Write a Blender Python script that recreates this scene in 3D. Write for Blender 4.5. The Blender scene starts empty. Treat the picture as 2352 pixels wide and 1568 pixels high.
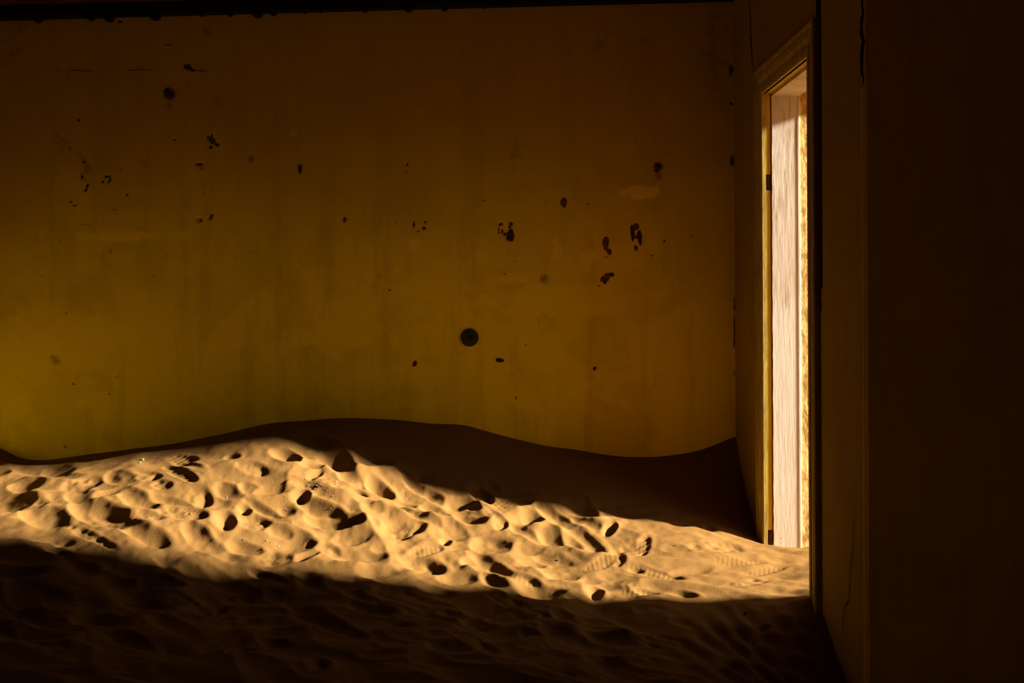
import bpy, bmesh, math, random
import numpy as np
from mathutils import Vector, Matrix

random.seed(7)
rng = np.random.default_rng(11)
scene = bpy.context.scene
COL = scene.collection

# ------------------------------------------------------------------ camera, sky, sun, exposure
F, PX, PY, ROLL, EYE = 2720.0, 1150.0, 700.0, -0.0052, 1.25      # focal length and principal point in pixels of the 2352x1568 frame
cam_d = bpy.data.cameras.new('camera')
cam_d.sensor_fit = 'HORIZONTAL'
cam_d.sensor_width = 36.0
cam_d.lens = 36.0 * F / 2352
cam_d.shift_x = (1176 - PX) / 2352
cam_d.shift_y = -(784 - PY) / 2352
cam_d.clip_start = 0.05
cam = bpy.data.objects.new('camera', cam_d)
COL.objects.link(cam)
cam.matrix_world = Matrix.Translation((0, 0, EYE)) @ Matrix.Rotation(math.pi / 2, 4, 'X') @ Matrix.Rotation(ROLL, 4, 'Z')
scene.camera = cam

DRIFT, ELEV = 0.085, math.radians(19.5)
SUN_DIR = Vector((-1.0, DRIFT, -math.tan(ELEV)))
sun_d = bpy.data.lights.new('sun', 'SUN')
sun_d.energy = 36.0
sun_d.color = (1.0, 0.90, 0.76)
sun_d.angle = math.radians(4.5)
sun = bpy.data.objects.new('sun', sun_d)
sun.rotation_euler = SUN_DIR.to_track_quat('-Z', 'Y').to_euler()
sun.location = (9, 4, 4)
COL.objects.link(sun)

world = bpy.data.worlds.new('dusty_sky')
scene.world = world
world.use_nodes = True
bg = world.node_tree.nodes['Background']
bg.inputs['Color'].default_value = (1.0, 0.80, 0.55, 1)
bg.inputs['Strength'].default_value = 1.8

scene.view_settings.view_transform = 'Standard'
scene.view_settings.look = 'None'
scene.view_settings.gamma = 1.0
scene.view_settings.use_curve_mapping = False
scene.view_settings.exposure = 0.0
scene.cycles.use_denoising = True
scene.cycles.diffuse_bounces = 6
scene.cycles.sample_clamp_indirect = 6.0

# ------------------------------------------------------------------ measuring: image point -> place in the room
CA, SA = math.cos(ROLL), math.sin(ROLL)
def ray(x, y):
    xc, yc = (x - PX) / F, -(y - PY) / F
    return xc * CA - yc * SA, xc * SA + yc * CA        # X and Z per metre of Y
def at_depth(x, y, Y):
    a, b = ray(x, y)
    return a * Y, EYE + b * Y
def at_side(x, y, X):
    a, b = ray(x, y)
    Y = X / a
    return Y, EYE + b * Y

YB, XR, XL, YF, ZC = 5.76, 1.14, -2.78, -2.0, 3.12      # room planes
YS = 3.71                                                # the wall that turns away to the right

# ------------------------------------------------------------------ helpers
def link(name, me, material=None, parent=None):
    o = bpy.data.objects.new(name, me)
    COL.objects.link(o)
    if material: me.materials.append(material)
    if parent is not None: o.parent = parent
    return o
def empty(name, loc=(0, 0, 0)):
    o = bpy.data.objects.new(name, None)
    o.location = loc
    o.empty_display_size = 0.1
    COL.objects.link(o)
    return o
def tag(o, label=None, cat=None, group=None, kind=None):
    if label: o['label'] = label
    if cat: o['category'] = cat
    if group: o['group'] = group
    if kind: o['kind'] = kind
    return o
def add_box(bm, x0, x1, y0, y1, z0, z1):
    v = [bm.verts.new((x, y, z)) for x in (x0, x1) for y in (y0, y1) for z in (z0, z1)]
    for q in ((0, 1, 3, 2), (4, 6, 7, 5), (0, 4, 5, 1), (2, 3, 7, 6), (0, 2, 6, 4), (1, 5, 7, 3)):
        bm.faces.new([v[i] for i in q])
def mesh_of(bm, name, smooth=False, bevel=0.0):
    if bevel:
        bmesh.ops.bevel(bm, geom=list(bm.edges), offset=bevel, segments=2, affect='EDGES', profile=0.6)
    bmesh.ops.recalc_face_normals(bm, faces=bm.faces)
    me = bpy.data.meshes.new(name)
    bm.to_mesh(me)
    bm.free()
    if smooth: me.shade_smooth()
    return me
def boxes(name, lst, material, parent=None, bevel=0.0):
    bm = bmesh.new()
    for b in lst: add_box(bm, *b)
    return link(name, mesh_of(bm, name, bevel=bevel), material, parent)
def grid_mesh(name, P, flip=False):
    ny, nx = P.shape[:2]
    me = bpy.data.meshes.new(name)
    idx = np.arange(nx * ny, dtype=np.int32).reshape(ny, nx)
    q = np.stack([idx[:-1, :-1], idx[:-1, 1:], idx[1:, 1:], idx[1:, :-1]], -1).reshape(-1, 4)
    if flip: q = q[:, ::-1]
    n = len(q)
    me.vertices.add(nx * ny)
    me.vertices.foreach_set('co', P.astype(np.float32).ravel())
    me.loops.add(n * 4)
    me.loops.foreach_set('vertex_index', np.ascontiguousarray(q).ravel().astype(np.int32))
    me.polygons.add(n)
    me.polygons.foreach_set('loop_start', np.arange(0, n * 4, 4, dtype=np.int32))
    me.update(calc_edges=True)
    me.shade_smooth()
    return me
def float_attr(me, name, arr):
    a = me.attributes.new(name, 'FLOAT', 'POINT')
    a.data.foreach_set('value', arr.astype(np.float32).ravel())

_tab = rng.random((256, 256))
def vnoise(x, y, seed=0):
    x = x + seed * 17.31; y = y + seed * 9.17
    xi = np.floor(x).astype(int); yi = np.floor(y).astype(int)
    u = x - xi; v = y - yi
    u = u * u * u * (u * (u * 6 - 15) + 10); v = v * v * v * (v * (v * 6 - 15) + 10)
    g = lambda i, j: _tab[(yi + j) & 255, (xi + i) & 255]
    return (g(0, 0) * (1 - u) + g(1, 0) * u) * (1 - v) + (g(0, 1) * (1 - u) + g(1, 1) * u) * v - 0.5
def fbm(x, y, scale, octaves=4, seed=0):
    s, a = 0, 1.0
    for k in range(octaves):
        s = s + a * vnoise(x * scale, y * scale, seed + k * 3)
        scale *= 2.03; a *= 0.5
    return s
def sstep(a, b, x):
    t = np.clip((x - a) / (b - a), 0, 1)
    return t * t * (3 - 2 * t)

def bil(tab, ax, ay, X, Y):
    i = np.clip(np.searchsorted(ax, X) - 1, 0, len(ax) - 2); j = np.clip(np.searchsorted(ay, Y) - 1, 0, len(ay) - 2)
    u = (X - ax[i]) / (ax[i + 1] - ax[i]); v = (Y - ay[j]) / (ay[j + 1] - ay[j])
    return (tab[j, i] * (1 - u) + tab[j, i + 1] * u) * (1 - v) + (tab[j + 1, i] * (1 - u) + tab[j + 1, i + 1] * u) * v

# ------------------------------------------------------------------ materials
def new_mat(name, rough=1.0, spec=0.1):
    m = bpy.data.materials.new(name)
    m.use_nodes = True
    nt = m.node_tree
    b = nt.nodes['Principled BSDF']
    b.inputs['Roughness'].default_value = rough
    b.inputs['Specular IOR Level'].default_value = spec
    return m, nt, b
def node(nt, kind, **kw):
    n = nt.nodes.new(kind)
    for k, v in kw.items():
        if k in n.inputs: n.inputs[k].default_value = v
        else: setattr(n, k, v)
    return n
def noise_tex(nt, scale, detail=4, rough=0.55, stretch=None, distort=0.0):
    tc = node(nt, 'ShaderNodeTexCoord')
    out = tc.outputs['Object']
    if stretch:
        mp = node(nt, 'ShaderNodeMapping')
        mp.inputs['Scale'].default_value = stretch
        nt.links.new(out, mp.inputs['Vector'])
        out = mp.outputs['Vector']
    n = node(nt, 'ShaderNodeTexNoise', Scale=scale, Detail=detail, Roughness=rough, Distortion=distort)
    nt.links.new(out, n.inputs['Vector'])
    return n.outputs['Fac']
def ramp(nt, src, a, b, smooth=True):
    r = node(nt, 'ShaderNodeMapRange', interpolation_type='SMOOTHSTEP' if smooth else 'LINEAR')
    r.inputs['From Min'].default_value = a
    r.inputs['From Max'].default_value = b
    nt.links.new(src, r.inputs['Value'])
    return r.outputs['Result']
def math_n(nt, op, a, b=None, clamp=False):
    n = node(nt, 'ShaderNodeMath', operation=op, use_clamp=clamp)
    for i, v in enumerate((a, b)):
        if v is None: continue
        if isinstance(v, (int, float)): n.inputs[i].default_value = v
        else: nt.links.new(v, n.inputs[i])
    return n.outputs[0]
def mix_c(nt, fac, a, b):
    n = node(nt, 'ShaderNodeMix', data_type='RGBA')
    for i, v in ((0, fac), (6, a), (7, b)):
        if isinstance(v, tuple): n.inputs[i].default_value = (*v, 1)
        elif isinstance(v, (int, float)): n.inputs[i].default_value = v
        else: nt.links.new(v, n.inputs[i])
    return n.outputs[2]
def bump(nt, bsdf, src, strength, dist):
    n = node(nt, 'ShaderNodeBump', Strength=strength, Distance=dist)
    nt.links.new(src, n.inputs['Height'])
    nt.links.new(n.outputs[0], bsdf.inputs['Normal'])
def attr(nt, name):
    return node(nt, 'ShaderNodeAttribute', attribute_name=name).outputs['Fac']

def wall_mat(name, low, high, dado_z, damaged=False):
    """Distempered plaster: a yellower lower band, a browner upper wall, cloudy repairs, vertical runs and dirt."""
    m, nt, b = new_mat(name)
    tc = node(nt, 'ShaderNodeTexCoord')
    sep = node(nt, 'ShaderNodeSeparateXYZ')
    nt.links.new(tc.outputs['Object'], sep.inputs[0])
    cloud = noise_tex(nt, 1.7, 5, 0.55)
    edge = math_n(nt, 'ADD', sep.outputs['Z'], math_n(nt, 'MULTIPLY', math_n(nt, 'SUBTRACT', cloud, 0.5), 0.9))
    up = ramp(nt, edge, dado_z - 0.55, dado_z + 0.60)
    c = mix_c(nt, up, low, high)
    c = mix_c(nt, math_n(nt, 'MULTIPLY', ramp(nt, noise_tex(nt, 2.6, 6, 0.62), 0.47, 0.60), 0.30), c, tuple(v * 0.62 for v in low))
    runs = ramp(nt, noise_tex(nt, 3.0, 4, 0.6, stretch=(3.2, 3.2, 0.35)), 0.48, 0.66)
    c = mix_c(nt, math_n(nt, 'MULTIPLY', runs, 0.17), c, tuple(v * 0.6 for v in high))
    specks = ramp(nt, noise_tex(nt, 26.0, 3, 0.7), 0.66, 0.74)
    c = mix_c(nt, math_n(nt, 'MULTIPLY', specks, 0.35), c, (0.10, 0.05, 0.015))
    if damaged:
        pat = math_n(nt, 'ADD', attr(nt, 'patch'), math_n(nt, 'MULTIPLY', math_n(nt, 'SUBTRACT', noise_tex(nt, 7.0, 5, 0.6), 0.5), 0.9))
        c = mix_c(nt, math_n(nt, 'MULTIPLY', ramp(nt, pat, 0.42, 0.54), 0.72), c, (0.97, 0.69, 0.02))
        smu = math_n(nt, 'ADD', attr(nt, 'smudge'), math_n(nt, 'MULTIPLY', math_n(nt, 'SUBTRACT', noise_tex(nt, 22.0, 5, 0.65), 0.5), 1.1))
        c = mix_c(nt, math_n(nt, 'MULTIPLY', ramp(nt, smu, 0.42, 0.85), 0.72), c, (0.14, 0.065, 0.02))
        dmg = math_n(nt, 'ADD', attr(nt, 'damage'), math_n(nt, 'MULTIPLY', math_n(nt, 'SUBTRACT', noise_tex(nt, 60.0, 3, 0.6), 0.5), 1.0))
        c = mix_c(nt, math_n(nt, 'MULTIPLY', ramp(nt, dmg, 0.52, 0.66), 0.9), c, (0.075, 0.035, 0.02))
    nt.links.new(c, b.inputs['Base Color'])
    bump(nt, b, noise_tex(nt, 9.0, 8, 0.62), 0.35, 0.006)
    return m

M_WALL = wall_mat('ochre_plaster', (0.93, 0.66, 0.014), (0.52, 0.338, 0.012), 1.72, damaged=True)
M_SIDE = wall_mat('ochre_plaster_dimmed', (0.37, 0.245, 0.015), (0.30, 0.18, 0.015), 1.5)  # darker copy of the ochre plaster: the side walls' dimness is in the colour
M_SPLAY = wall_mat('ochre_plaster_lifted', (0.62, 0.40, 0.02), (0.50, 0.30, 0.02), 1.2)  # lightened plaster: extra light on the splayed wall is put into the colour
M_LEFT = wall_mat('olive_plaster', (0.50, 0.43, 0.02), (0.46, 0.34, 0.02), 1.6)

def simple_mat(name, c0, c1, scale, stretch=None, rough=0.9, spec=0.15, bscale=None, bdist=0.002, lo=0.4, hi=0.62, metal=0.0):
    m, nt, b = new_mat(name, rough, spec)
    b.inputs['Metallic'].default_value = metal
    c = mix_c(nt, ramp(nt, noise_tex(nt, scale, 6, 0.6, stretch), lo, hi), c0, c1)
    nt.links.new(c, b.inputs['Base Color'])
    if bscale: bump(nt, b, noise_tex(nt, bscale, 6, 0.6, stretch), 0.6, bdist)
    return m
M_CEIL = simple_mat('dark_brown_ceiling', (0.32, 0.18, 0.07), (0.20, 0.11, 0.05), 4, bscale=12)  # mottled dark brown, for ceiling and floor
M_TRIM = simple_mat('near_black_trim', (0.016, 0.010, 0.007), (0.008, 0.006, 0.005), 10, (0.5, 4, 4), bscale=30)
M_DARK = simple_mat('exposed_mortar', (0.085, 0.040, 0.022), (0.045, 0.022, 0.014), 45, bscale=90, bdist=0.004)
M_RUSTY = simple_mat('reddish_mortar', (0.21, 0.085, 0.03), (0.13, 0.055, 0.022), 45, bscale=90, bdist=0.004)
M_CRACK = simple_mat('near_black', (0.02, 0.011, 0.007), (0.012, 0.008, 0.006), 30)  # near-black: painted shade inside cracks and chase; also colours the knob
M_CASE = simple_mat('casing_paint', (0.50, 0.37, 0.07), (0.36, 0.25, 0.05), 14, (2.5, 2.5, 0.5), rough=0.7, spec=0.2, bscale=25, bdist=0.0015)
M_JAMB = simple_mat('ochre_jamb_paint', (0.64, 0.40, 0.025), (0.55, 0.33, 0.02), 9, (3, 3, 0.5), rough=0.75, spec=0.2, bscale=22, bdist=0.0015)
M_RUST = simple_mat('rusty_iron', (0.10, 0.035, 0.02), (0.05, 0.02, 0.015), 40, bscale=80, bdist=0.002, rough=0.85)
M_PLATE = simple_mat('grey_green_enamel', (0.046, 0.040, 0.022), (0.036, 0.031, 0.018), 30, rough=0.6, spec=0.2)
M_ROUGH = simple_mat('mottled_render', (0.80, 0.55, 0.20), (0.42, 0.24, 0.07), 30, (1, 1, 0.5), bscale=60, bdist=0.005)
M_BRICK = simple_mat('outer_render', (0.62, 0.48, 0.32), (0.52, 0.38, 0.24), 5, bscale=20)
M_STONE = simple_mat('pale_grit', (0.40, 0.29, 0.17), (0.26, 0.18, 0.10), 60, rough=0.5, spec=0.3)
M_PEBBLE = simple_mat('dark_pebble', (0.05, 0.03, 0.02), (0.03, 0.02, 0.015), 60, rough=0.6)

def lining_mat():
    """Whitewashed lining board: chalky paint worn through along the grain."""
    m, nt, b = new_mat('whitewashed_board', 0.85, 0.15)
    c = mix_c(nt, ramp(nt, noise_tex(nt, 3.0, 5, 0.6, (1, 1, 0.6)), 0.35, 0.65), (0.66, 0.54, 0.40), (0.74, 0.65, 0.54))
    wear = ramp(nt, noise_tex(nt, 4.0, 3, 0.6, (1.6, 1.6, 0.45)), 0.46, 0.60)
    grain = math_n(nt, 'MULTIPLY', wear, ramp(nt, noise_tex(nt, 26, 7, 0.72, (2.2, 2.2, 0.20)), 0.46, 0.64))
    c = mix_c(nt, math_n(nt, 'MULTIPLY', grain, 0.65), c, (0.30, 0.19, 0.10))
    chips = ramp(nt, noise_tex(nt, 30, 4, 0.7, (1.5, 1.5, 0.5)), 0.68, 0.73)
    c = mix_c(nt, math_n(nt, 'MULTIPLY', chips, 0.7), c, (0.20, 0.11, 0.06))
    nt.links.new(c, b.inputs['Base Color'])
    bump(nt, b, noise_tex(nt, 20, 6, 0.65, (3.0, 3.0, 0.3)), 0.5, 0.0015)
    return m
M_LINE = lining_mat()

def sand_mat(name):
    m, nt, b = new_mat(name, 1.0, 0.03)
    c = mix_c(nt, ramp(nt, noise_tex(nt, 3.5, 4, 0.6), 0.35, 0.65), (0.163, 0.086, 0.0245), (0.145, 0.075, 0.0215))
    c = mix_c(nt, math_n(nt, 'MULTIPLY', ramp(nt, noise_tex(nt, 260, 2, 0.6), 0.56, 0.70), 0.35), c, (0.085, 0.044, 0.015))
    c = mix_c(nt, math_n(nt, 'MULTIPLY', ramp(nt, noise_tex(nt, 310, 2, 0.6), 0.60, 0.72), 0.35), c, (0.24, 0.145, 0.062))
    nt.links.new(c, b.inputs['Base Color'])
    bump(nt, b, noise_tex(nt, 170, 4, 0.75), 0.55, 0.003)
    return m
M_SAND = sand_mat('wind_blown_sand')

# ------------------------------------------------------------------ the back wall (relief where plaster has come off)
# damage spots: x, y, rx, ry, tilt, strength (damage = plaster gone, smudge = soft smears and darker areas, patch = paler repair)
DAMAGE = [(430,152,9,6,0,1.1),(438,158,12,3,25,1),(487,322,9,7,40,.9),(478,315,4,5,0,1),(486,312,3,6,0,1),(498,331,6,4,30,1),(484,337,4,3,0,1),
          (458,377,10,4,0,.9),(462,383,11,8,0,.55),(247,405,8,3,0,1),(252,412,4,4,0,1),(236,416,3,3,0,1),(249,417,3,2,0,.9),
          (458,505,10,8,-20,.62),(484,497,6,11,35,.7),(442,517,6,4,0,.5),(950,515,3,7,0,.9),(973,523,6,4,0,.75),(976,509,3,3,0,1),(960,531,4,2,0,.8),
          (1149,514,6,4,-20,.8),(1145,529,3,9,0,.75),(1153,531,3,6,0,1),(1159,537,4,5,30,.75),(1173,513,5,5,0,1),(1170,521,4,4,0,.85),
          (168,882,4,2,30,1),(250,905,3,2,0,.9),(254,575,2,8,10,.7),(1158,629,7,2,-10,.65),(150,1026,4,2,-20,.9),(894,665,4,1.5,0,.8),
          (1206,792,4,1.5,-25,.8),(1184,914,2,4,0,1),(880,913,3,3,0,.6),(935,377,3,3,20,.9),(932,393,2,2,0,.8),(152,717,2,2,0,1),
          (1461,323,2,2,0,.9),(1526,553,2.5,3,0,.9),(1499,586,2.5,2.5,0,.8),(1590,541,4,4,0,.6),(1376,656,3,2,0,.9),(1350,467,2,2,0,.8),(1253,465,2,2,0,.7),
          (278,388,2,2,0,.8),(180,275,3,4,0,.8),(276,48,5,3,0,.9),(292,447,3,3,0,.8),(162,463,4,2,0,.8),(172,470,5,2,20,.7),(263,480,6,2,0,.6),
          (1029,428,5,2,0,.55),(1112,459,5,2,0,.7),(1680,160,4,14,0,1.1),(1683,367,4,12,0,1.1),(1681,237,2.5,3,0,1),(388,101,8,2,0,.7),(384,113,9,3,0,.5),
          (200,425,4,9,20,.75),(196,435,5,4,0,.8),(188,405,5,8,-10,.7),(192,370,7,4,20,.65),(182,352,6,5,0,.55),(158,340,6,9,0,.55),(400,320,6,5,0,.6),
          (1392,589,8,4,10,.6),(355,885,4,1.5,20,.6),(262,866,6,1.5,15,.5),(575,750,4,1.5,-10,.5),(1695,605,2,6,0,.8)]
CRACKS_B = [[(160,163),(178,161.5),(196,163.5),(216,163)], [(288,160),(305,162),(330,160.5),(350,162)], [(446,160),(462,163.5),(476,163)], [(120,162),(135,164),(150,162)],
            [(468,412),(468.5,424),(468,432)], [(468,440),(468,450)], [(185,515),(200,517),(214,517)], [(911,503),(911,518)]]
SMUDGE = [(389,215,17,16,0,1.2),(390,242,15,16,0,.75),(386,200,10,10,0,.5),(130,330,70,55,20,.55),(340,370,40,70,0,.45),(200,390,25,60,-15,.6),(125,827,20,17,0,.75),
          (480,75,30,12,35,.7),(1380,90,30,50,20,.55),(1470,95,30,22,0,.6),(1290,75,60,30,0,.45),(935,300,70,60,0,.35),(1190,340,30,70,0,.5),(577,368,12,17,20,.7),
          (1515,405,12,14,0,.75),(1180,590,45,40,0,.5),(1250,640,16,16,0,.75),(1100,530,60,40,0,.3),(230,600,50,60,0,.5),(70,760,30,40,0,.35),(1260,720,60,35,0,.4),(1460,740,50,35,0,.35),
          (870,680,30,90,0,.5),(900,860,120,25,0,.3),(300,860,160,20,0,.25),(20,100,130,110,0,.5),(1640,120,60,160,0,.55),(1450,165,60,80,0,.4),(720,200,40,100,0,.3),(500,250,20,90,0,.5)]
PATCH = [(1290,690,190,55,0,.75),(1180,640,45,16,0,.85),(1230,658,30,7,0,.95),(1350,600,40,70,0,.55),(760,770,260,70,0,.5),(1300,900,320,80,0,.5),(240,760,160,70,0,.55),
         (60,800,110,120,0,.6),(270,540,210,22,0,.6),(1480,440,90,30,0,.6),(950,560,25,30,0,.55),(1280,560,26,60,0,.55),(680,290,28,90,0,.45),(1215,110,50,45,0,.4),(1540,900,120,110,0,.4)]
def field(U, V, lst, hard):
    out = np.zeros_like(U)
    for (x, y, rx, ry, t, s) in lst:
        cx, cz = at_depth(x, y, YB)
        a, b, t = rx * YB / F, ry * YB / F, -math.radians(t)
        R = 3.0 * max(a, b) + 0.03
        i0, i1 = np.searchsorted(U[0], (cx - R, cx + R)); j0, j1 = np.searchsorted(V[:, 0], (cz - R, cz + R))
        if i1 <= i0 or j1 <= j0: continue
        du, dv = U[j0:j1, i0:i1] - cx, V[j0:j1, i0:i1] - cz
        u = du * math.cos(t) + dv * math.sin(t); v = -du * math.sin(t) + dv * math.cos(t)
        r = np.sqrt((u / a) ** 2 + (v / b) ** 2)
        val = s * (1 - sstep(0.45, 1.6, r)) if hard else s * np.exp(-0.8 * r * r)
        out[j0:j1, i0:i1] = np.maximum(out[j0:j1, i0:i1], val)
    return out
xs = np.concatenate([np.arange(XL - 0.02, XR, 0.0052), [XR + 0.05]])
zs = np.concatenate([[-0.05, 0.2], np.arange(0.40, 2.84, 0.0052), [3.0, ZC]])
U, V = np.meshgrid(xs, zs)
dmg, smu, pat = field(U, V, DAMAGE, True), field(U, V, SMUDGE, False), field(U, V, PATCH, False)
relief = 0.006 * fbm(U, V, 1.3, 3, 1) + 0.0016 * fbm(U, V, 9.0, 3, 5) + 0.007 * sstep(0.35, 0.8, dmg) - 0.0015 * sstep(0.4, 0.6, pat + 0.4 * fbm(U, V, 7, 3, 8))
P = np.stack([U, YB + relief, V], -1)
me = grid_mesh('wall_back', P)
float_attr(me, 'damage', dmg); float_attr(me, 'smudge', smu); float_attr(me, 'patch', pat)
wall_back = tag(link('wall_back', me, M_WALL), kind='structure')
boxes('masonry', [(XL - 0.4, XR + 0.6, YB + 0.03, YB + 0.35, -0.1, ZC)], M_BRICK, wall_back)

def relief_at(X, Z): return float(bil(relief, xs, zs, np.array([X]), np.array([Z]))[0])
def blob_on_back(name, x, y, rx, ry, tilt, material, seed, lumps=0.0015, proud=0.0022):
    """A ragged scab of exposed mortar with its own relief, set into the back wall."""
    r = random.Random(seed)
    cx, cz = at_depth(x, y, YB)
    a, b, t = rx * YB / F, ry * YB / F, -math.radians(tilt)
    bm = bmesh.new()
    n, ph = 30, [r.uniform(0, 6.28) for _ in range(4)]
    rings = []
    for q in (1.0, 0.72, 0.4):
        ring = []
        for k in range(n):
            th = 2 * math.pi * k / n
            w = q * (1 + 0.10 * math.sin(2 * th + ph[0]) + 0.08 * math.sin(3 * th + ph[1]) + 0.06 * math.sin(7 * th + ph[2]) + r.uniform(-.05, .05))
            u, v = a * w * math.cos(th), b * w * math.sin(th)
            dep = 0.004 if q == 1.0 else -proud + r.uniform(-lumps, lumps)
            ring.append(bm.verts.new((cx + u * math.cos(t) - v * math.sin(t), YB + dep + relief_at(cx + u, cz + v), cz + u * math.sin(t) + v * math.cos(t))))
        rings.append(ring)
    c = bm.verts.new((cx, YB - proud + relief_at(cx, cz), cz))
    for i in range(2):
        for k in range(n):
            bm.faces.new((rings[i][k], rings[i][(k + 1) % n], rings[i + 1][(k + 1) % n], rings[i + 1][k]))
    for k in range(n): bm.faces.new((rings[2][k], rings[2][(k + 1) % n], c))
    return link(name, mesh_of(bm, name, True), material, wall_back)
SCABS = [(389,216,11,11,0,M_DARK,'dark round hole in the plaster'), (1172,541,8,15,6,M_DARK,'dark pitted patch of bare mortar'),
         (1391,558,8,15,-6,M_RUSTY,'reddish oblong patch of bare mortar'), (1399,578,6,7,0,M_RUSTY,'reddish lower end of the oblong patch'),
         (1453,534,5,17,-6,M_DARK,'dark left side of the slot chased into the plaster'), (1469,545,5,17,-8,M_DARK,'dark right side of the slot chased into the plaster'),
         (1461,545,4,3,0,M_RUSTY,'rust-brown bridge across the slot'), (1460,521,8,8,0,M_RUSTY,'reddish top of the slot'), (1461,570,5,6,0,M_RUSTY,'reddish lower tip of the slot'),
         (1391,638,12,9,-38,M_RUSTY,'brown tilted oval patch of bare mortar'), (1405,631,5,5,0,M_DARK,'black hole at the edge of the tilted oval patch'), (1389,647,4,5,0,M_DARK,None),
         (1511,384,11,11,0,M_RUSTY,'reddish round hole plugged with mortar'), (1511,383,6,6,0,M_DARK,None), (1295,465,8,11,20,M_RUSTY,None),
         (1148,827,9,5,0,M_DARK,None), (953,835,4,7,15,M_DARK,None), (1366,846,3.2,5,15,M_DARK,None), (689,388,5,10,0,M_RUSTY,None), (690,389,3,4,0,M_DARK,None), (792,505,4.5,6,0,M_RUSTY,None)]
for k, (x, y, rx, ry, t, m, lab) in enumerate(SCABS):
    tag(blob_on_back('plaster_hole', x, y, rx * 1.25, ry * 1.25, t, m, 50 + k, proud=0.0024 + 0.0012 * (m is M_DARK)), lab)

def crack_strip(parent, pts3, normal, w0, seed):
    """A crack: a wandering near-black surface ribbon, the shade of its gap put into the colour."""
    r = random.Random(seed)
    pts = [Vector(p) for p in pts3]
    fine = []
    for a, b in zip(pts, pts[1:]):
        n = max(2, int((b - a).length / 0.02))
        for k in range(n): fine.append(a.lerp(b, k / n))
    fine.append(pts[-1])
    bm = bmesh.new()
    prev = None
    nrm = Vector(normal)
    for i, p in enumerate(fine):
        d = (fine[min(i + 1, len(fine) - 1)] - fine[max(i - 1, 0)]).normalized()
        s = nrm.cross(d).normalized()
        w = w0 * (0.35 + 0.65 * math.sin(math.pi * (i + 0.6) / (len(fine) + 0.2))) * r.uniform(0.5, 1.2)
        j = s * r.uniform(-1, 1) * w0 * 0.6 + nrm * 0.0035
        pair = (bm.verts.new(p + j + s * w), bm.verts.new(p + j - s * w))
        if prev: bm.faces.new((prev[0], prev[1], pair[1], pair[0]))
        prev = pair
    return link('crack', mesh_of(bm, 'crack'), M_CRACK, parent)
for k, c in enumerate(CRACKS_B):
    crack_strip(wall_back, [(at_depth(x, y, YB)[0], YB + relief_at(*at_depth(x, y, YB)) - 0.001, at_depth(x, y, YB)[1]) for x, y in c], (0, -1, 0), 0.0020 if k < 3 else 0.0012, k)

# ------------------------------------------------------------------ other walls, ceiling, floor
tag(boxes('wall_left', [(XL - 0.35, XL, YF, YB + 0.3, -0.1, ZC)], M_LEFT), kind='structure')
SX, SY = 0.64, -0.768                                     # run of the splayed wall
bm = bmesh.new()
foot = [(XR, YS + 0.03), (XR, YS + 0.012), (XR + 0.004, YS + 0.002), (XR + 0.012 * SX, YS - 0.012 * 0.768), (XR + 1.3 * SX, YS + 1.3 * SY), (2.35, YS + 1.3 * SY), (2.35, YS + 0.03)]
lo, hi = [bm.verts.new((x, y, -0.1)) for x, y in foot], [bm.verts.new((x, y, ZC)) for x, y in foot]
for k in range(len(foot)): bm.faces.new((lo[k], lo[(k + 1) % 7], hi[(k + 1) % 7], hi[k]))
bm.faces.new(lo); bm.faces.new(hi)
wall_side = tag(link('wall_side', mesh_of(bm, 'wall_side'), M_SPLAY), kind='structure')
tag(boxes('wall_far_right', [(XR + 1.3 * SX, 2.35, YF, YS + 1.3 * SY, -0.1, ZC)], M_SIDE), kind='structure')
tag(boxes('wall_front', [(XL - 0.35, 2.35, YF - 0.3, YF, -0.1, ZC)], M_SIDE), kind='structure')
tag(boxes('ceiling', [(XL - 0.35, 2.35, YF - 0.3, YB + 0.35, ZC, ZC + 0.25)], M_CEIL), kind='structure')
tag(boxes('floor', [(XL - 0.35, 2.35, YF - 0.3, YB + 0.35, -0.3, -0.1)], M_CEIL), kind='structure')
tag(boxes('ground', [(1.6, 60, -40, 60, -0.3, 0.17)], M_SAND), kind='structure')

YJ, YN, ZH = 5.094, 4.340, 2.153                          # far jamb, near jamb and head of the doorway
G0, G1 = 4.262, 4.192                                     # the chase cut beside the near casing
GZ = at_side(1884, 661, XR)[1]
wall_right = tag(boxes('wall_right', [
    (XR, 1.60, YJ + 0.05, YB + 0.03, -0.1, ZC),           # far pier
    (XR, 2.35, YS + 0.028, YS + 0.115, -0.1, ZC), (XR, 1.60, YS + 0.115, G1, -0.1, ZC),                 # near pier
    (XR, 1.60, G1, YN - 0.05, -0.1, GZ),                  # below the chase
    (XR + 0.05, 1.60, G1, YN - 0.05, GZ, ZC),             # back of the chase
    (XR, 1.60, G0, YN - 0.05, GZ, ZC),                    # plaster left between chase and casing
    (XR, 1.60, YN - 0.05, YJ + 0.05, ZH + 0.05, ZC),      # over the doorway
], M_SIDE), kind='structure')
boxes('chase_shade', [(XR + 0.035, XR + 0.052, G1 + 0.001, G0 - 0.001, GZ + 0.001, ZC - 0.001)], M_CRACK, wall_right)  # near-black sheet at the back of the chase, painting its shade
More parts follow.
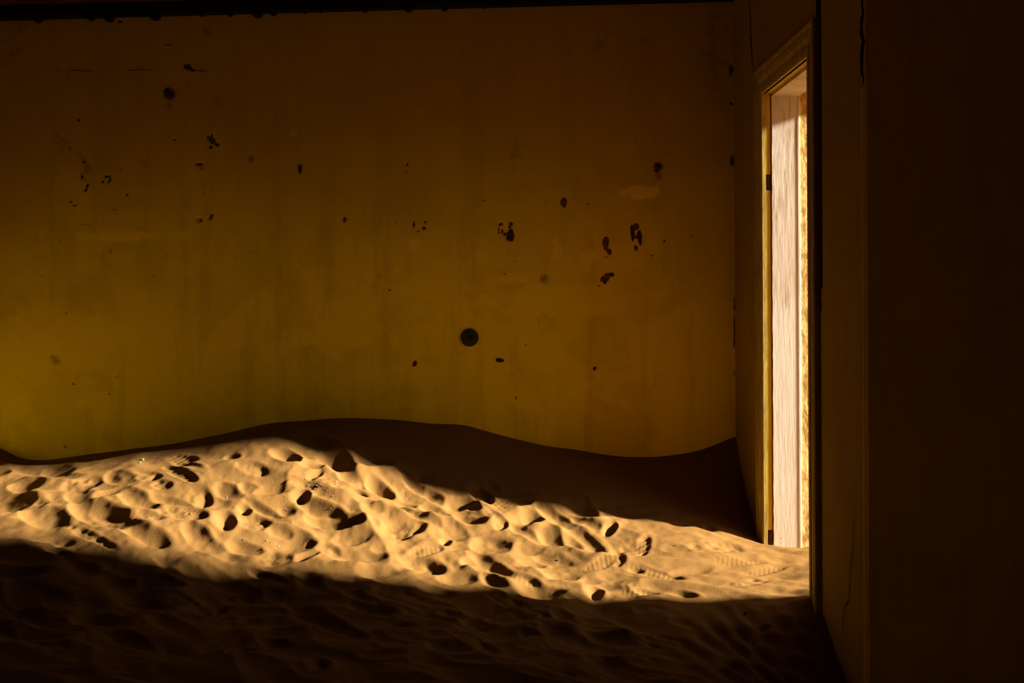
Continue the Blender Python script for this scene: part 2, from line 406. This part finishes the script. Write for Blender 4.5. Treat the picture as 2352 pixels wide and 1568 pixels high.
for k, (ya, yb, dep) in enumerate([(470, 520, .014), (300, 372, .014), (205, 262, .010), (120, 150, .016), (60, 84, .012), (400, 412, .012)]):  # mortar left in the chase
    z1, z0 = at_side(1884, ya, XR)[1], at_side(1884, yb, XR)[1]
    bm = bmesh.new()
    bmesh.ops.create_grid(bm, x_segments=4, y_segments=9, size=0.5)
    for v in bm.verts:
        yy, zz = v.co.x, v.co.y
        edge = max(abs(yy), abs(zz)) > 0.49
        v.co = Vector((XR + (0.045 if edge else dep + random.uniform(-.004, .006)), (G0 + G1) / 2 + yy * (G0 - G1) * 0.98, (z0 + z1) / 2 + zz * (z1 - z0) * random.uniform(.9, 1.05)))
    link('mortar_lump', mesh_of(bm, 'mortar_lump', True), M_RUSTY, wall_right)
for k, (x, ya, yb, w) in enumerate([(1885, 664, 684, .009), (1886, 692, 716, .010)]):    # chips below the chase
    pts = [(XR, *at_side(x, ya + (yb - ya) * i / 3, XR)) for i in range(4)]
    crack_strip(wall_right, pts, (-1, 0, 0), w, 60 + k)
def right_pts(lst, X=XR): return [(X, *at_side(x, y, X)) for x, y in lst]
tag(crack_strip(wall_right, right_pts([(1719, -8), (1724, 20), (1725, 80), (1728, 130), (1731, 171)]), (-1, 0, 0), 0.0075, 71), 'long black crack running up from the door head')
tag(crack_strip(wall_right, right_pts([(1963, 1180), (1961, 1250), (1955, 1298), (1952, 1375), (1942, 1392), (1938, 1420), (1936, 1500)]), (-1, 0, 0), 0.0035, 72), 'hairline crack low on the wall beside the corner')
for k, (x, ya, yb) in enumerate([(1688, 682, 716), (1687.5, 720, 790), (1689, 775, 800), (1690, 850, 862)]):
    pts = [(XR - 0.004, YB - 0.004, at_depth(x, ya + (yb - ya) * i / 3, YB)[1]) for i in range(4)]
    crack_strip(wall_right, pts, (-0.7, -0.7, 0), 0.003, 80 + k)
pts = [(XR - 0.001, YS - 0.001, at_depth(1987, y, YS)[1]) for y in (-20, 60, 130, 200)]
crack_strip(wall_side, pts, (-0.7, -0.7, 0), 0.006, 90)

# near-black raised band along the top of the back wall, with round stubs below it
bm = bmesh.new()
vs = []
for x, yt, yb in ((-176, 16, 46.5), (-20, 12, 42), (500, -1, 27), (1000, -12, 14), (1700, -30, -4)):
    X, z0 = at_depth(x, yb, YB - 0.05); _, z1 = at_depth(x, yt, YB - 0.05)
    vs.append([bm.verts.new(p) for p in ((X, YB - 0.05, z0), (X, YB - 0.05, z1), (X, YB + 0.02, z1 + 0.004), (X, YB + 0.02, z0 - 0.004))])
for a, b in zip(vs, vs[1:]):
    for k in range(4): bm.faces.new((a[k], b[k], b[(k + 1) % 4], a[(k + 1) % 4]))
bm.faces.new(vs[0]); bm.faces.new(vs[-1][::-1])
trim = tag(link('trim_1', mesh_of(bm, 'trim_1'), M_TRIM), kind='structure')
for x, y, r in [(82,41,9),(205,36,9),(247,37,11),(352,31,13.5),(525,27,7),(588,25,13),(625,25,8),(697,22,5),(836,18,7),(885,15,6),(938,15,10),(1020,14,8),(1062,12,4),(1113,10,6),(460,29,6),(735,21,5)]:
    bm = bmesh.new()
    X, z = at_depth(x, y, YB - 0.04)
    bmesh.ops.create_cone(bm, cap_ends=True, segments=18, radius1=r * YB / F, radius2=r * YB / F * 0.9, depth=0.06, matrix=Matrix.Translation((X, YB - 0.015, z)) @ Matrix.Rotation(math.pi / 2, 4, 'X'))
    for v in bm.verts: v.co += Vector((random.uniform(-1, 1), 0, random.uniform(-1, 1))) * 0.0015
    link('round_stub', mesh_of(bm, 'round_stub'), M_TRIM, trim)

# ------------------------------------------------------------------ the doorway
door = tag(empty('door_1', (XR, (YJ + YN) / 2, 0)), kind='structure')
bpy.context.view_layer.update()
def under_door(o):
    o.parent = door
    o.matrix_parent_inverse = door.matrix_world.inverted()
    return o
def dbox(name, lst, m, bevel=0.0, label=None):
    return tag(under_door(boxes(name, lst, m, bevel=bevel)), label)
PROF = [(0, -0.004), (0, .012), (.004, .016), (.030, .017), (.034, .011), (.050, .011), (.056, .016), (.062, .020), (.084, .021), (.088, .014), (.094, .014), (.098, .023), (.110, .024), (.115, .020), (.115, -0.004)]
def casing(kind):
    bm = bmesh.new()
    ends = []
    for e in (0, 1):
        row = []
        for w, t in PROF:
            x = XR - t
            if kind == 'far': p = (x, YJ + w, (-0.05, ZH + w)[e])
            elif kind == 'near': p = (x, YN - w, (-0.05, ZH + w)[e])
            else: p = (x, (YN - w, YJ + w)[e], ZH + w)
            row.append(p)
        ends.append(row)
    n = 24 if kind != 'head' else 8
    rows = []
    for k in range(n + 1):
        f = k / n
        rows.append([bm.verts.new([a + (b - a) * f for a, b in zip(p, q)]) for p, q in zip(*ends)])
    for a, b in zip(rows, rows[1:]):
        for k in range(len(PROF) - 1): bm.faces.new((a[k], a[k + 1], b[k + 1], b[k]))
    bm.faces.new(rows[0]); bm.faces.new(rows[-1])
    return under_door(link('casing', mesh_of(bm, 'casing'), M_CASE))
for k in ('far', 'near', 'head'): casing(k)
XJ, XS, XE, XO = XR - 0.006, 1.170, 1.290, 1.60
hz = [at_depth(1763, y, YJ)[1] for y in (400, 437, 1217)]
dbox('jamb', [(XJ, XS - 0.008, YJ + 0.0022, YJ + 0.05, hz[0], ZH + 0.04), (XJ, XS - 0.008, YJ + 0.0022, YJ + 0.05, hz[2], hz[1]), (XJ, XS, YJ + 0.012, YJ + 0.05, -0.05, ZH + 0.04)], M_JAMB)
dbox('jamb', [(XJ, XS, YN - 0.05, YN, -0.05, ZH + 0.04)], M_JAMB)
dbox('head_jamb', [(XJ, XS, YN, YJ, ZH, ZH + 0.04)], M_JAMB)
def board(name, x0, x1, y0, y1, z0, z1, m, axis, wob=0.0010, label=None):
    """A lining board whose inner (room-side) arris is ragged with chipped paint."""
    bm = bmesh.new()
    n = 60
    rows = []
    for k in range(n + 1):
        f = k / n
        j = random.uniform(-wob, wob) if 0 < k < n else 0
        if axis == 'z':
            z = z0 + (z1 - z0) * f
            rows.append([bm.verts.new(p) for p in ((x0 + j, y0, z), (x0 + 0.004 + j, y0 - 0.0, z), (x1 - 0.012, y0, z), (x1 - 0.009, y0 - 0.0012, z), (x1 - 0.002, y0 - 0.0012, z), (x1, y0, z), (x1, y1, z), (x0 + j * 0.3, y1, z))])
        else:
            y = y0 + (y1 - y0) * f
            rows.append([bm.verts.new(p) for p in ((x0 + j, y, z0), (x0 + 0.004 + j, y, z0), (x1 - 0.012, y, z0), (x1 - 0.009, y, z0 - 0.0012), (x1 - 0.002, y, z0 - 0.0012), (x1, y, z0), (x1, y, z1), (x0 + j * 0.3, y, z1))])
    for a, b in zip(rows, rows[1:]):
        for k in range(8): bm.faces.new((a[k], a[(k + 1) % 8], b[(k + 1) % 8], b[k]))
    bm.faces.new(rows[0]); bm.faces.new(rows[-1])
    return tag(under_door(link(name, mesh_of(bm, name), m)), label)
board('lining_board', XS, XE, YJ - 0.000, YJ + 0.05, -0.05, ZH + 0.03, M_LINE, 'z', label='white worn lining board in the sunlight')
board('lining_board', XS, XE, YN - 0.05, YN - 0.002, -0.05, ZH + 0.03, M_LINE, 'z')
board('head_lining', XS, XE, YN, YJ, ZH - 0.012, ZH + 0.04, M_LINE, 'y')
dbox('reveal', [(XE, XO, YJ + 0.004, YJ + 0.06, -0.05, ZH + 0.06)], M_ROUGH, label='mottled golden outer reveal')
dbox('reveal', [(XE, XO, YN - 0.06, YN - 0.02, -0.05, ZH + 0.06)], M_ROUGH)
dbox('reveal', [(XE, XO, YN - 0.02, YJ + 0.004, ZH + 0.004, ZH + 0.06)], M_ROUGH)
for z0, z1, lab in ((hz[1], hz[0], 'rust-brown upper hinge leaf let into the jamb'), (at_depth(1763, 1262, YJ)[1], hz[2], 'rust-brown lower hinge leaf above the sand')):
    h = dbox('hinge_leaf', [(XJ + 0.002, XS - 0.001, YJ + 0.0045, YJ + 0.0115, z0 + 0.001, z1 - 0.001)], M_RUST, label=lab)
    for dz in (0.25, 0.75):
        bm = bmesh.new()
        bmesh.ops.create_uvsphere(bm, u_segments=10, v_segments=6, radius=0.0035, matrix=Matrix.Translation((XJ + 0.016, YJ + 0.0055, z0 + (z1 - z0) * dz)))
        s = link('screw', mesh_of(bm, 'screw', True), M_RUST)
        s.parent = h
        s.matrix_parent_inverse = (h.matrix_parent_inverse).copy()
        s.parent = h
        s.matrix_parent_inverse = Matrix.Identity(4)

# ------------------------------------------------------------------ round plate on the back wall
cx, cz = at_depth(1079, 775, YB)
R = 20.5 * YB / F
bm = bmesh.new()
prof = [(R * 0.97, 0.006), (R, -0.003), (R * 0.985, -0.007), (R * 0.93, -0.0095), (R * 0.30, -0.0105), (R * 0.24, -0.010)]
rows = []
for r, d in prof:
    rows.append([bm.verts.new((r * math.cos(2 * math.pi * k / 48), d, r * math.sin(2 * math.pi * k / 48))) for k in range(48)])
for a, b in zip(rows, rows[1:]):
    for k in range(48): bm.faces.new((a[k], a[(k + 1) % 48], b[(k + 1) % 48], b[k]))
bm.faces.new(rows[-1])
plate = link('wall_plate', mesh_of(bm, 'wall_plate', True), M_PLATE)
plate.location = (cx, YB - 0.001 + relief_at(cx, cz), cz)
tag(plate, 'round dark grey-green switch plate fixed low on the ochre back wall', 'wall plate')
bm = bmesh.new()
bmesh.ops.create_cone(bm, cap_ends=True, segments=20, radius1=R * 0.23, radius2=R * 0.17, depth=0.006, matrix=Matrix.Translation((R * 0.06, -0.012, R * 0.06)) @ Matrix.Rotation(math.pi / 2, 4, 'X'))
tag(link('knob', mesh_of(bm, 'knob'), M_CRACK, plate), 'black stub of the switch knob')
bm = bmesh.new(); add_box(bm, -0.0016, 0.0016, -0.0118, -0.009, R * 0.30, R * 0.86)
link('rib', mesh_of(bm, 'rib'), M_PLATE, plate)

# ------------------------------------------------------------------ the sand drift
ctrl = []
def at_back(x, y): X, h = at_depth(x, y, YB); ctrl.append((X, YB, h))
for x, y in [(0,1028),(50,1052),(110,1055),(190,1044),(270,1035),(400,1020),(500,1000),(620,972),(700,964),(800,957),(900,962),(1000,975),(1060,975),(1140,997),(1200,1012),(1260,1025),(1320,1030),(1400,1042),(1500,1047),(1600,1037),(1650,1020),(1686,1003)]:
    at_back(x, y)
for x, y in [(1700,1060),(1715,1130),(1735,1207),(1872,1372),(1890,1415),(1905,1452),(1925,1510),(1945,1568)]:
    Y, h = at_side(x, y, XR); ctrl.append((XR, Y, h))
def on_band(x, y, Y0):                                     # points on the two edges of the sunlit band
    a, b = ray(x, y)
    Y = (Y0 + DRIFT * XR) / (1 + DRIFT * a)
    ctrl.append((a * Y, Y, EYE + b * Y))
for x, y in [(1640,1205),(1480,1178),(1300,1150),(1150,1135),(1050,1112),(940,1085),(830,1040),(720,1012),(600,1004),(480,1024),(330,1045),(200,1062),(60,1072)]:
    on_band(x, y, 5.17)
for x, y in [(1600,1372),(1350,1362),(1100,1338),(900,1318),(700,1298),(500,1290),(380,1270),(200,1235),(50,1215)]:
    on_band(x, y, 4.36)
for x, y, Y in [(1765,1248,5.08),(1840,1252,5.08),(1852,1358,4.40),(1780,1300,4.75)]:
    X, h = at_depth(x, y, Y); ctrl.append((X, Y, h))
ctrl += [(1.6, 5.1, .2), (1.6, 4.4, .19), (1.95, 4.7, .19), (-2.75, 5.76, .68), (-2.75, 5.2, .52), (-2.75, 4.4, .40), (-2.6, 3.3, .27), (-1.2, 3.3, .19), (0, 3.3, .12), (.7, 3.3, .05), (1.2, 3.5, -.05), (1.9, 3.5, -.05), (1.9, 5.76, .3),
         (-2.7, 2.2, .16), (0, 2.2, .06), (1.2, 2.2, -.04)]
C = np.array(ctrl)
def tps_k(r2): return np.where(r2 > 0, r2 * np.log(np.maximum(r2, 1e-12)), 0)
nC = len(C)
D2 = (C[:, None, 0] - C[None, :, 0]) ** 2 + (C[:, None, 1] - C[None, :, 1]) ** 2
A = np.zeros((nC + 3, nC + 3)); A[:nC, :nC] = tps_k(D2) + 0.002 * np.eye(nC)
A[:nC, nC] = 1; A[:nC, nC + 1:] = C[:, :2]; A[nC:, :nC] = A[:nC, nC:].T
Wt = np.linalg.solve(A, np.concatenate([C[:, 2], [0, 0, 0]]))
def base(X, Y):
    X = np.asarray(X, float); Y = np.asarray(Y, float)
    out = Wt[nC] + Wt[nC + 1] * X + Wt[nC + 2] * Y
    for i in range(nC): out = out + Wt[i] * tps_k((X - C[i, 0]) ** 2 + (Y - C[i, 1]) ** 2)
    return out
gx = np.concatenate([[-2.782, -2.70], np.arange(-2.62, 1.66, 0.0042)])
gy = np.concatenate([np.linspace(YF, 2.6, 12), np.arange(2.75, 3.3, 0.02), np.arange(3.3, 5.775, 0.0050)])
GX, GY = np.meshgrid(gx, gy)
cxs, cys = np.linspace(-2.85, 1.67, 140), np.linspace(YF, 5.82, 240)           # coarse lattice for the smooth dune
cb = base(*np.meshgrid(cxs, cys))
H0 = bil(cb, cxs, cys, GX, GY)
H0 = np.where(GY < 2.9, H0 * sstep(0, 2.9, GY) + 0.05 * (1 - sstep(0, 2.9, GY)), H0)
H0 = np.maximum(H0, -0.06)
# steepness at which a face of the dune turns out of the sun: prints on the lee side are trodden just as clearly as on the sunny side
crit = math.tan(ELEV) - np.gradient(cb, cxs, axis=1)
for _ in range(6):
    crit[1:-1, 1:-1] = (crit[:-2, 1:-1] + crit[2:, 1:-1] + crit[1:-1, :-2] + crit[1:-1, 2:]) / 4
crit = np.clip(crit, 0.16, 0.75)
def on_sand(x, y, tab=cb, ax=cxs, ay=cys):
    a, b = ray(x, y)
    Ys = np.linspace(3.0, 5.79, 700)
    d = EYE + b * Ys - bil(tab, ax, ay, a * Ys, Ys)
    k = np.argmax(d < 0)
    Y = Ys[k] if d[k] < 0 else 5.7
    return a * Y, Y
# hollows trodden in the sand: x, y, half width, half height, tilt, depth (cm), kind (s soft, d deep heel, r rough floor, t tread bars, g tread grid)
PITS = [(417,1090,44,11,28,4.0,'g'),(417,1049,40,9,8,3.5,'g'),(655,1043,36,15,8,6.0,'d'),(578,1072,46,14,12,3.0,'r'),(533,1047,20,8,0,4.0,'s'),(338,1092,33,13,5,2.5,'r'),(394,1070,24,8,20,3.2,'s'),
        (275,1096,38,16,10,4.0,'s'),(186,1108,50,15,-5,2.6,'r'),(366,1114,31,10,8,2.2,'r'),(459,1139,30,24,20,3.4,'r'),(525,1128,36,16,20,3.4,'s'),(560,1163,18,12,0,5.0,'d'),(318,1150,54,20,20,3.8,'s'),
        (230,1170,38,22,15,3.2,'s'),(240,1182,88,26,14,5.0,'s'),(411,1182,68,17,5,2.8,'r'),(514,1199,30,26,5,5.2,'d'),(584,1198,42,25,5,2.6,'r'),(451,1232,40,18,20,3.4,'s'),(190,1140,44,14,5,3.4,'s'),
        (571,1121,24,15,0,3.4,'s'),(690,1134,24,15,-20,5.5,'d'),(15,1138,70,28,5,5.0,'s'),(132,1078,40,12,0,3.4,'s'),(60,1108,46,14,-5,3.4,'s'),(768,1046,46,24,12,6.5,'d'),(688,1056,14,9,10,2.5,'s'),
        (724,1083,22,9,-35,3.2,'s'),(806,1092,34,15,15,2.6,'s'),(790,1117,52,12,0,3.6,'r'),(874,1116,36,15,12,4.4,'s'),(734,1164,58,16,12,3.8,'s'),(770,1193,74,17,3,3.4,'s'),(862,1202,16,13,20,3.2,'s'),
        (908,1143,48,7,0,2.6,'r'),(919,1163,44,12,15,2.6,'s'),(926,1206,60,22,-15,4.2,'r'),(1000,1137,38,14,20,2.8,'s'),(1106,1136,33,19,25,4.6,'g'),(1166,1158,62,12,-6,3.0,'g'),(1206,1190,44,18,-8,5.0,'d'),
        (1090,1163,24,9,15,3.2,'s'),(1078,1192,42,12,5,3.2,'s'),(1042,1214,34,18,10,2.2,'s'),(1022,1238,16,9,-25,4.0,'d'),(1130,1250,52,23,0,4.8,'s'),(1150,1206,18,9,-10,3.4,'r'),(1198,1216,34,10,15,3.0,'s'),
        (713,1247,14,10,10,4.0,'s'),(754,1261,34,10,8,3.0,'r'),(704,1277,34,9,-20,3.4,'s'),(972,1294,54,16,5,3.6,'r'),(980,1258,50,13,-15,3.2,'t'),(1084,1287,30,11,-12,4.0,'s'),(808,1232,50,18,-10,1.8,'s'),
        (1193,1328,52,12,8,2.2,'t'),(890,1258,40,14,-5,1.8,'s'),(1336,1173,42,14,12,4.4,'d'),(1400,1213,20,11,-25,4.6,'d'),(1340,1240,56,24,28,4.0,'s'),(1476,1252,27,16,-50,1.8,'g'),(1476,1266,10,5,-30,2.6,'d'),
        (1382,1288,52,12,-22,1.8,'t'),(1410,1283,26,12,0,1.8,'r'),(1502,1313,76,11,14,2.0,'t'),(1460,1303,24,6,5,2.4,'d'),(1692,1290,62,9,-3,1.1,'t'),(1756,1306,58,7,-8,1.5,'t'),(1362,1356,24,15,10,4.5,'d'),
        (1464,1358,50,9,3,2.2,'t'),(1566,1362,36,7,10,2.4,'d'),(1358,1326,28,8,-5,2.2,'s'),(1450,1336,22,12,-25,1.8,'s'),(1553,1262,36,8,5,1.4,'s'),(1270,1228,36,20,15,2.6,'s'),(630,1285,46,13,0,2.6,'r'),
        (100,1180,60,22,5,3.4,'s'),(640,1215,36,14,10,2.4,'s'),(660,1168,22,12,10,2.6,'s'),(848,1160,34,12,10,2.0,'s'),(1000,1172,38,13,10,2.6,'s'),(1130,1108,20,8,10,2.2,'s'),(960,1115,40,14,20,2.2,'s'),
        (1270,1275,48,14,10,2.2,'s'),(1220,1290,40,12,-10,2.2,'s'),(1290,1320,44,12,-5,2.0,'s'),(1050,1322,50,12,0,2.0,'s'),(560,1260,44,16,10,3.0,'s'),(330,1230,60,18,10,3.0,'s'),(1250,1165,24,9,10,2.0,'s'),
        (1490,1400,40,9,0,1.8,'s'),(1219,1449,34,8,5,3.0,'s'),(1265,1484,24,8,15,3.0,'s'),(1563,1428,30,9,5,2.0,'s'),(1754,1440,18,8,-10,3.0,'d'),(944,1435,60,8,-5,3.0,'s'),(1051,1413,50,8,3,3.0,'s'),
        (367,1342,60,16,0,3.5,'s'),(730,1525,30,18,0,3.5,'d'),(1010,1390,40,9,5,2.0,'s'),(850,1400,60,12,5,2.5,'s'),(600,1400,70,14,0,2.5,'s'),(650,1450,50,10,-5,2.5,'s'),(1480,1510,30,7,10,1.6,'s'),(1150,1520,60,10,-8,2.0,'s'),(880,1500,60,12,0,2.5,'s')]
dep = np.zeros_like(H0); rim = np.zeros_like(H0); trd = np.zeros_like(H0)
def stamp(X0, Y0, rx, ry, tilt, depth, kind):
    """Press one hollow into the sand; rx, ry are half sizes as seen from the eye point."""
    s = F / Y0
    h1, h0 = bil(cb, cxs, cys, np.array([X0, X0]), np.array([Y0 + .1, Y0 - .1]))
    k = max(0.20, (h1 - h0) / 0.2 + (EYE - (h0 + h1) / 2) / Y0)
    R = 1.7 * max(rx / s, 1.15 * rx / s * abs(math.sin(math.radians(tilt))) / k, ry / s / k) + 0.02
    i0, i1 = np.searchsorted(gx, (X0 - R, X0 + R)); j0, j1 = np.searchsorted(gy, (Y0 - R, Y0 + R))
    if i1 - i0 < 2 or j1 - j0 < 2: return
    sl = (slice(j0, j1), slice(i0, i1))
    dX, dY = GX[sl] - X0, GY[sl] - Y0
    wob = 0.10 * fbm(GX[sl], GY[sl], 9.0, 2, 4)
    px, py = (dX - X0 / Y0 * dY) * s, -dY * k * s
    t = math.radians(tilt)
    u, v = (px * math.cos(t) + py * math.sin(t)) / rx, (-px * math.sin(t) + py * math.cos(t)) / ry
    r = np.sqrt(u * u + v * v) + wob * 2
    pc = float(bil(crit, cxs, cys, np.array([X0]), np.array([Y0]))[0])
    if kind == 's':                                          # scuffed step: a dished floor steepening towards its far lip
        r2 = np.where(u > -0.3, ((u + 0.3) / 1.3) ** 2, ((u + 0.3) / 0.7) ** 2) + v * v * 0.9 + wob * 1.5
        pr = np.clip(1 - r2, 0, 1)
        d = min(0.045, depth / 0.034 * 1.12 * pc * (rx / s) * 0.65 * (1.12 - 0.0045 * min(rx, 90)))
    elif kind != 'd': d = depth * min(1.0, pc / 0.5) * 0.62
    else: d = depth * min(1.0, pc / 0.5) * 0.80
    if kind == 's': pass
    elif kind == 'd':
        pr = (1 - sstep(0.20, 1.15, r)) * (1 + 0.55 * np.clip(u, -1, 1))
    else:
        pr = (1 - sstep(0.60, 1.08, r)) * (0.75 + 0.5 * np.clip(u, -1, 1))
    val = -d * pr
    ins = 1 - sstep(0.65, 0.95, r)
    if kind == 'r': val += ins * 0.010 * fbm(GX[sl], GY[sl], 28.0, 3, 9)
    Lu = u * rx / s
    if kind == 't': val += ins * 0.0018 * np.sin(2 * math.pi * Lu / 0.019 + 0.8 * v + 6 * wob) * (0.6 + 6 * np.abs(wob))
    if kind == 'g': val += ins * 0.0038 * np.clip(2.2 * np.sin(2 * math.pi * Lu / 0.026) * np.sin(2 * math.pi * v * 1.6), -1, 1)
    dep[sl] = np.minimum(dep[sl], val)
    rim[sl] = np.maximum(rim[sl], d * (0.20 + 0.14 * np.clip(u, -1, 1)) * np.exp(-((r - 1.15) / 0.28) ** 2))
# older, half-filled prints between the clear ones
occ = []
for (x, y, rx, ry, t, d, k) in PITS: occ.append((*on_sand(x, y), rx))
nfill = 0
for _ in range(2600):
    X0, Y0 = rng.uniform(-2.6, 1.0), rng.uniform(3.75, 5.22)
    if nfill > 130: break
    w = rng.uniform(0.07, 0.15)
    if X0 > 0.45 and rng.random() < 0.75: continue
    if any((X0 - a) ** 2 + (Y0 - b) ** 2 < (0.55 * w + 0.45 * c * b / F) ** 2 for a, b, c in occ): continue
    occ.append((X0, Y0, w * F / Y0 * 0.8))
    kk = 0.36
    stamp(X0, Y0, w * F / Y0, w * F / Y0 * kk * rng.uniform(.4, .75), rng.uniform(-15, 28), rng.uniform(.013, .026) * (0.5 if X0 > .4 else 1), rng.choice(['s', 's', 's', 'r']))
    nfill += 1
for (x, y, rx, ry, t, d, k) in PITS:
    X0, Y0 = on_sand(x, y)
    stamp(X0, Y0, rx, ry, t, d / 100, k)
band_hi = 5.24 - DRIFT * (GX - XR)
tr = (1 - sstep(band_hi - 0.03, band_hi + 0.12, GY + 0.10 * fbm(GX, GY, 3.0, 2, 2))) * sstep(2.9, 3.6, GY)
rough = tr * (1 - 0.75 * sstep(0.3, 0.9, GX)) * bil(crit, cxs, cys, GX, GY) / 0.5
H = H0 + dep * sstep(2.9, 3.4, GY) + 0.7 * rim * np.exp(dep / 0.008) + rough * (0.024 * fbm(GX, GY, 5.0, 2, 3) + 0.070 * (0.12 - np.abs(fbm(GX * 0.75 + GY * 0.35, GY * 1.0, 4.6, 2, 21))) + 0.006 * fbm(GX, GY, 13, 2, 31) + 0.0045 * fbm(GX, GY, 30, 3, 6)) + 0.014 * fbm(GX, GY, 2.2, 2, 12) * sstep(2.0, 2.9, GY)
# wind ripples: by the doorway and in the right foreground
rp = sstep(0.55, 0.9, GX) * (1 - sstep(5.25, 5.45, GY)) * (1 - sstep(1.2, 1.5, GX))
wv = GX * 0.55 + GY * 1.0 + 0.10 * fbm(GX, GY, 2.5, 2, 7)
H += rp * 0.0028 * np.sin(2 * math.pi * wv / 0.125) * (0.5 + 1.6 * np.clip(vnoise(GX * 2.4, GY * 3.0, 40) + 0.2, 0, 1)) + rp * 0.022 * fbm(GX * 0.8, GY * 1.5, 4.5, 4, 14)
fg = sstep(0.35, 0.75, GX) * (1 - sstep(4.15, 4.4, GY))
H += fg * 0.0045 * np.sin(2 * math.pi * (GX * 0.9 + GY * 0.45 + 0.08 * fbm(GX, GY, 3.5, 2, 5)) / 0.085)
def blur(a):
    p = np.pad(a, 1, mode='edge')
    a = (p[:-2, 1:-1] + 2 * p[1:-1, 1:-1] + p[2:, 1:-1]) / 4
    p = np.pad(a, 1, mode='edge')
    return (p[1:-1, :-2] + 2 * p[1:-1, 1:-1] + p[1:-1, 2:]) / 4
H = np.where((GY > 3.34) & (GX > -2.58), blur(blur(H)), H)
sand = link('sand_drift', grid_mesh('sand_drift', np.stack([GX, GY, H], -1)), M_SAND)
tag(sand, 'dune of ochre sand filling the room, trampled with shoe prints', 'sand', kind='stuff')

# ------------------------------------------------------------------ grit and pebbles on the sand
def stone(r, flat, seed):
    q = random.Random(seed)
    bm = bmesh.new()
    bmesh.ops.create_icosphere(bm, subdivisions=1, radius=r)
    for v in bm.verts:
        v.co *= q.uniform(0.72, 1.2)
        v.co.z *= flat
    return mesh_of(bm, 'crumb')
def put(name, x, y, r, material, seed, flat=0.6):
    X, Y = on_sand(x, y, H, gx, gy)
    o = link(name, stone(r, flat, seed), material)
    o.location = (X, Y, float(bil(H, gx, gy, np.array([X]), np.array([Y]))[0]) + r * flat * 0.35)
    o.rotation_euler = (0, 0, seed * 1.7)
    return o
tag(put('pale_chip', 327, 1057, 0.0085, M_STONE, 1, 0.9), 'bright pale chip catching the sun at the left crest of the sand', 'stone')
tag(put('pale_chip', 322, 1062, 0.0052, M_STONE, 2, 0.8), 'smaller pale chip just below the bright one on the left crest', 'stone')
tag(put('dark_pebble', 1712, 1408, 0.0065, M_PEBBLE, 3), 'small dark pebble on shaded sand in front of the doorway', 'stone')
tag(put('dark_pebble', 1551, 1253, 0.0035, M_PEBBLE, 4), 'tiny dark pebble on the smooth sunlit sand left of the doorway', 'stone')
tag(put('dark_pebble', 1281, 1288, 0.0050, M_PEBBLE, 5), 'tiny dark pebble in the middle of the sunlit footprints', 'stone')
GRIT = [(675,1096),(727,1115),(737,1115),(742,1118),(690,1117),(703,1113),(713,1108),(722,1122),(673,1146),(690,1147),(696,1147),(661,1172),(664,1173),(657,1171),(672,1200),(668,1199),(760,1117),(770,1113),
        (745,1125),(752,1128),(771,1107),(716,1118),(702,1103),(708,1116),(733,1119),(765,1140),(757,1135),(886,1144),(915,1145),(921,1144),(934,1134),(958,1135),(307,1127),(640,1118),(520,1145),(522,1143),
        (680,1095),(655,1140),(612,1242),(620,1246),(640,1255),(606,1262),(560,1240),(440,1180),(452,1176),(426,1178),(385,1166),(400,1050),(640,1198),(935,1222),(1145,1150),(1000,1140),(760,1168),(434,1341),(410,1527),(678,1459)]
for k, (x, y) in enumerate(GRIT):
    tag(put('crumb', x + random.uniform(-1, 1), y, random.uniform(0.0020, 0.0042), M_STONE if k % 3 else M_RUSTY, 100 + k), 'tiny crumb of pale plaster or grit on the trampled sand', 'stone', 'crumbs of grit on the trampled sand')
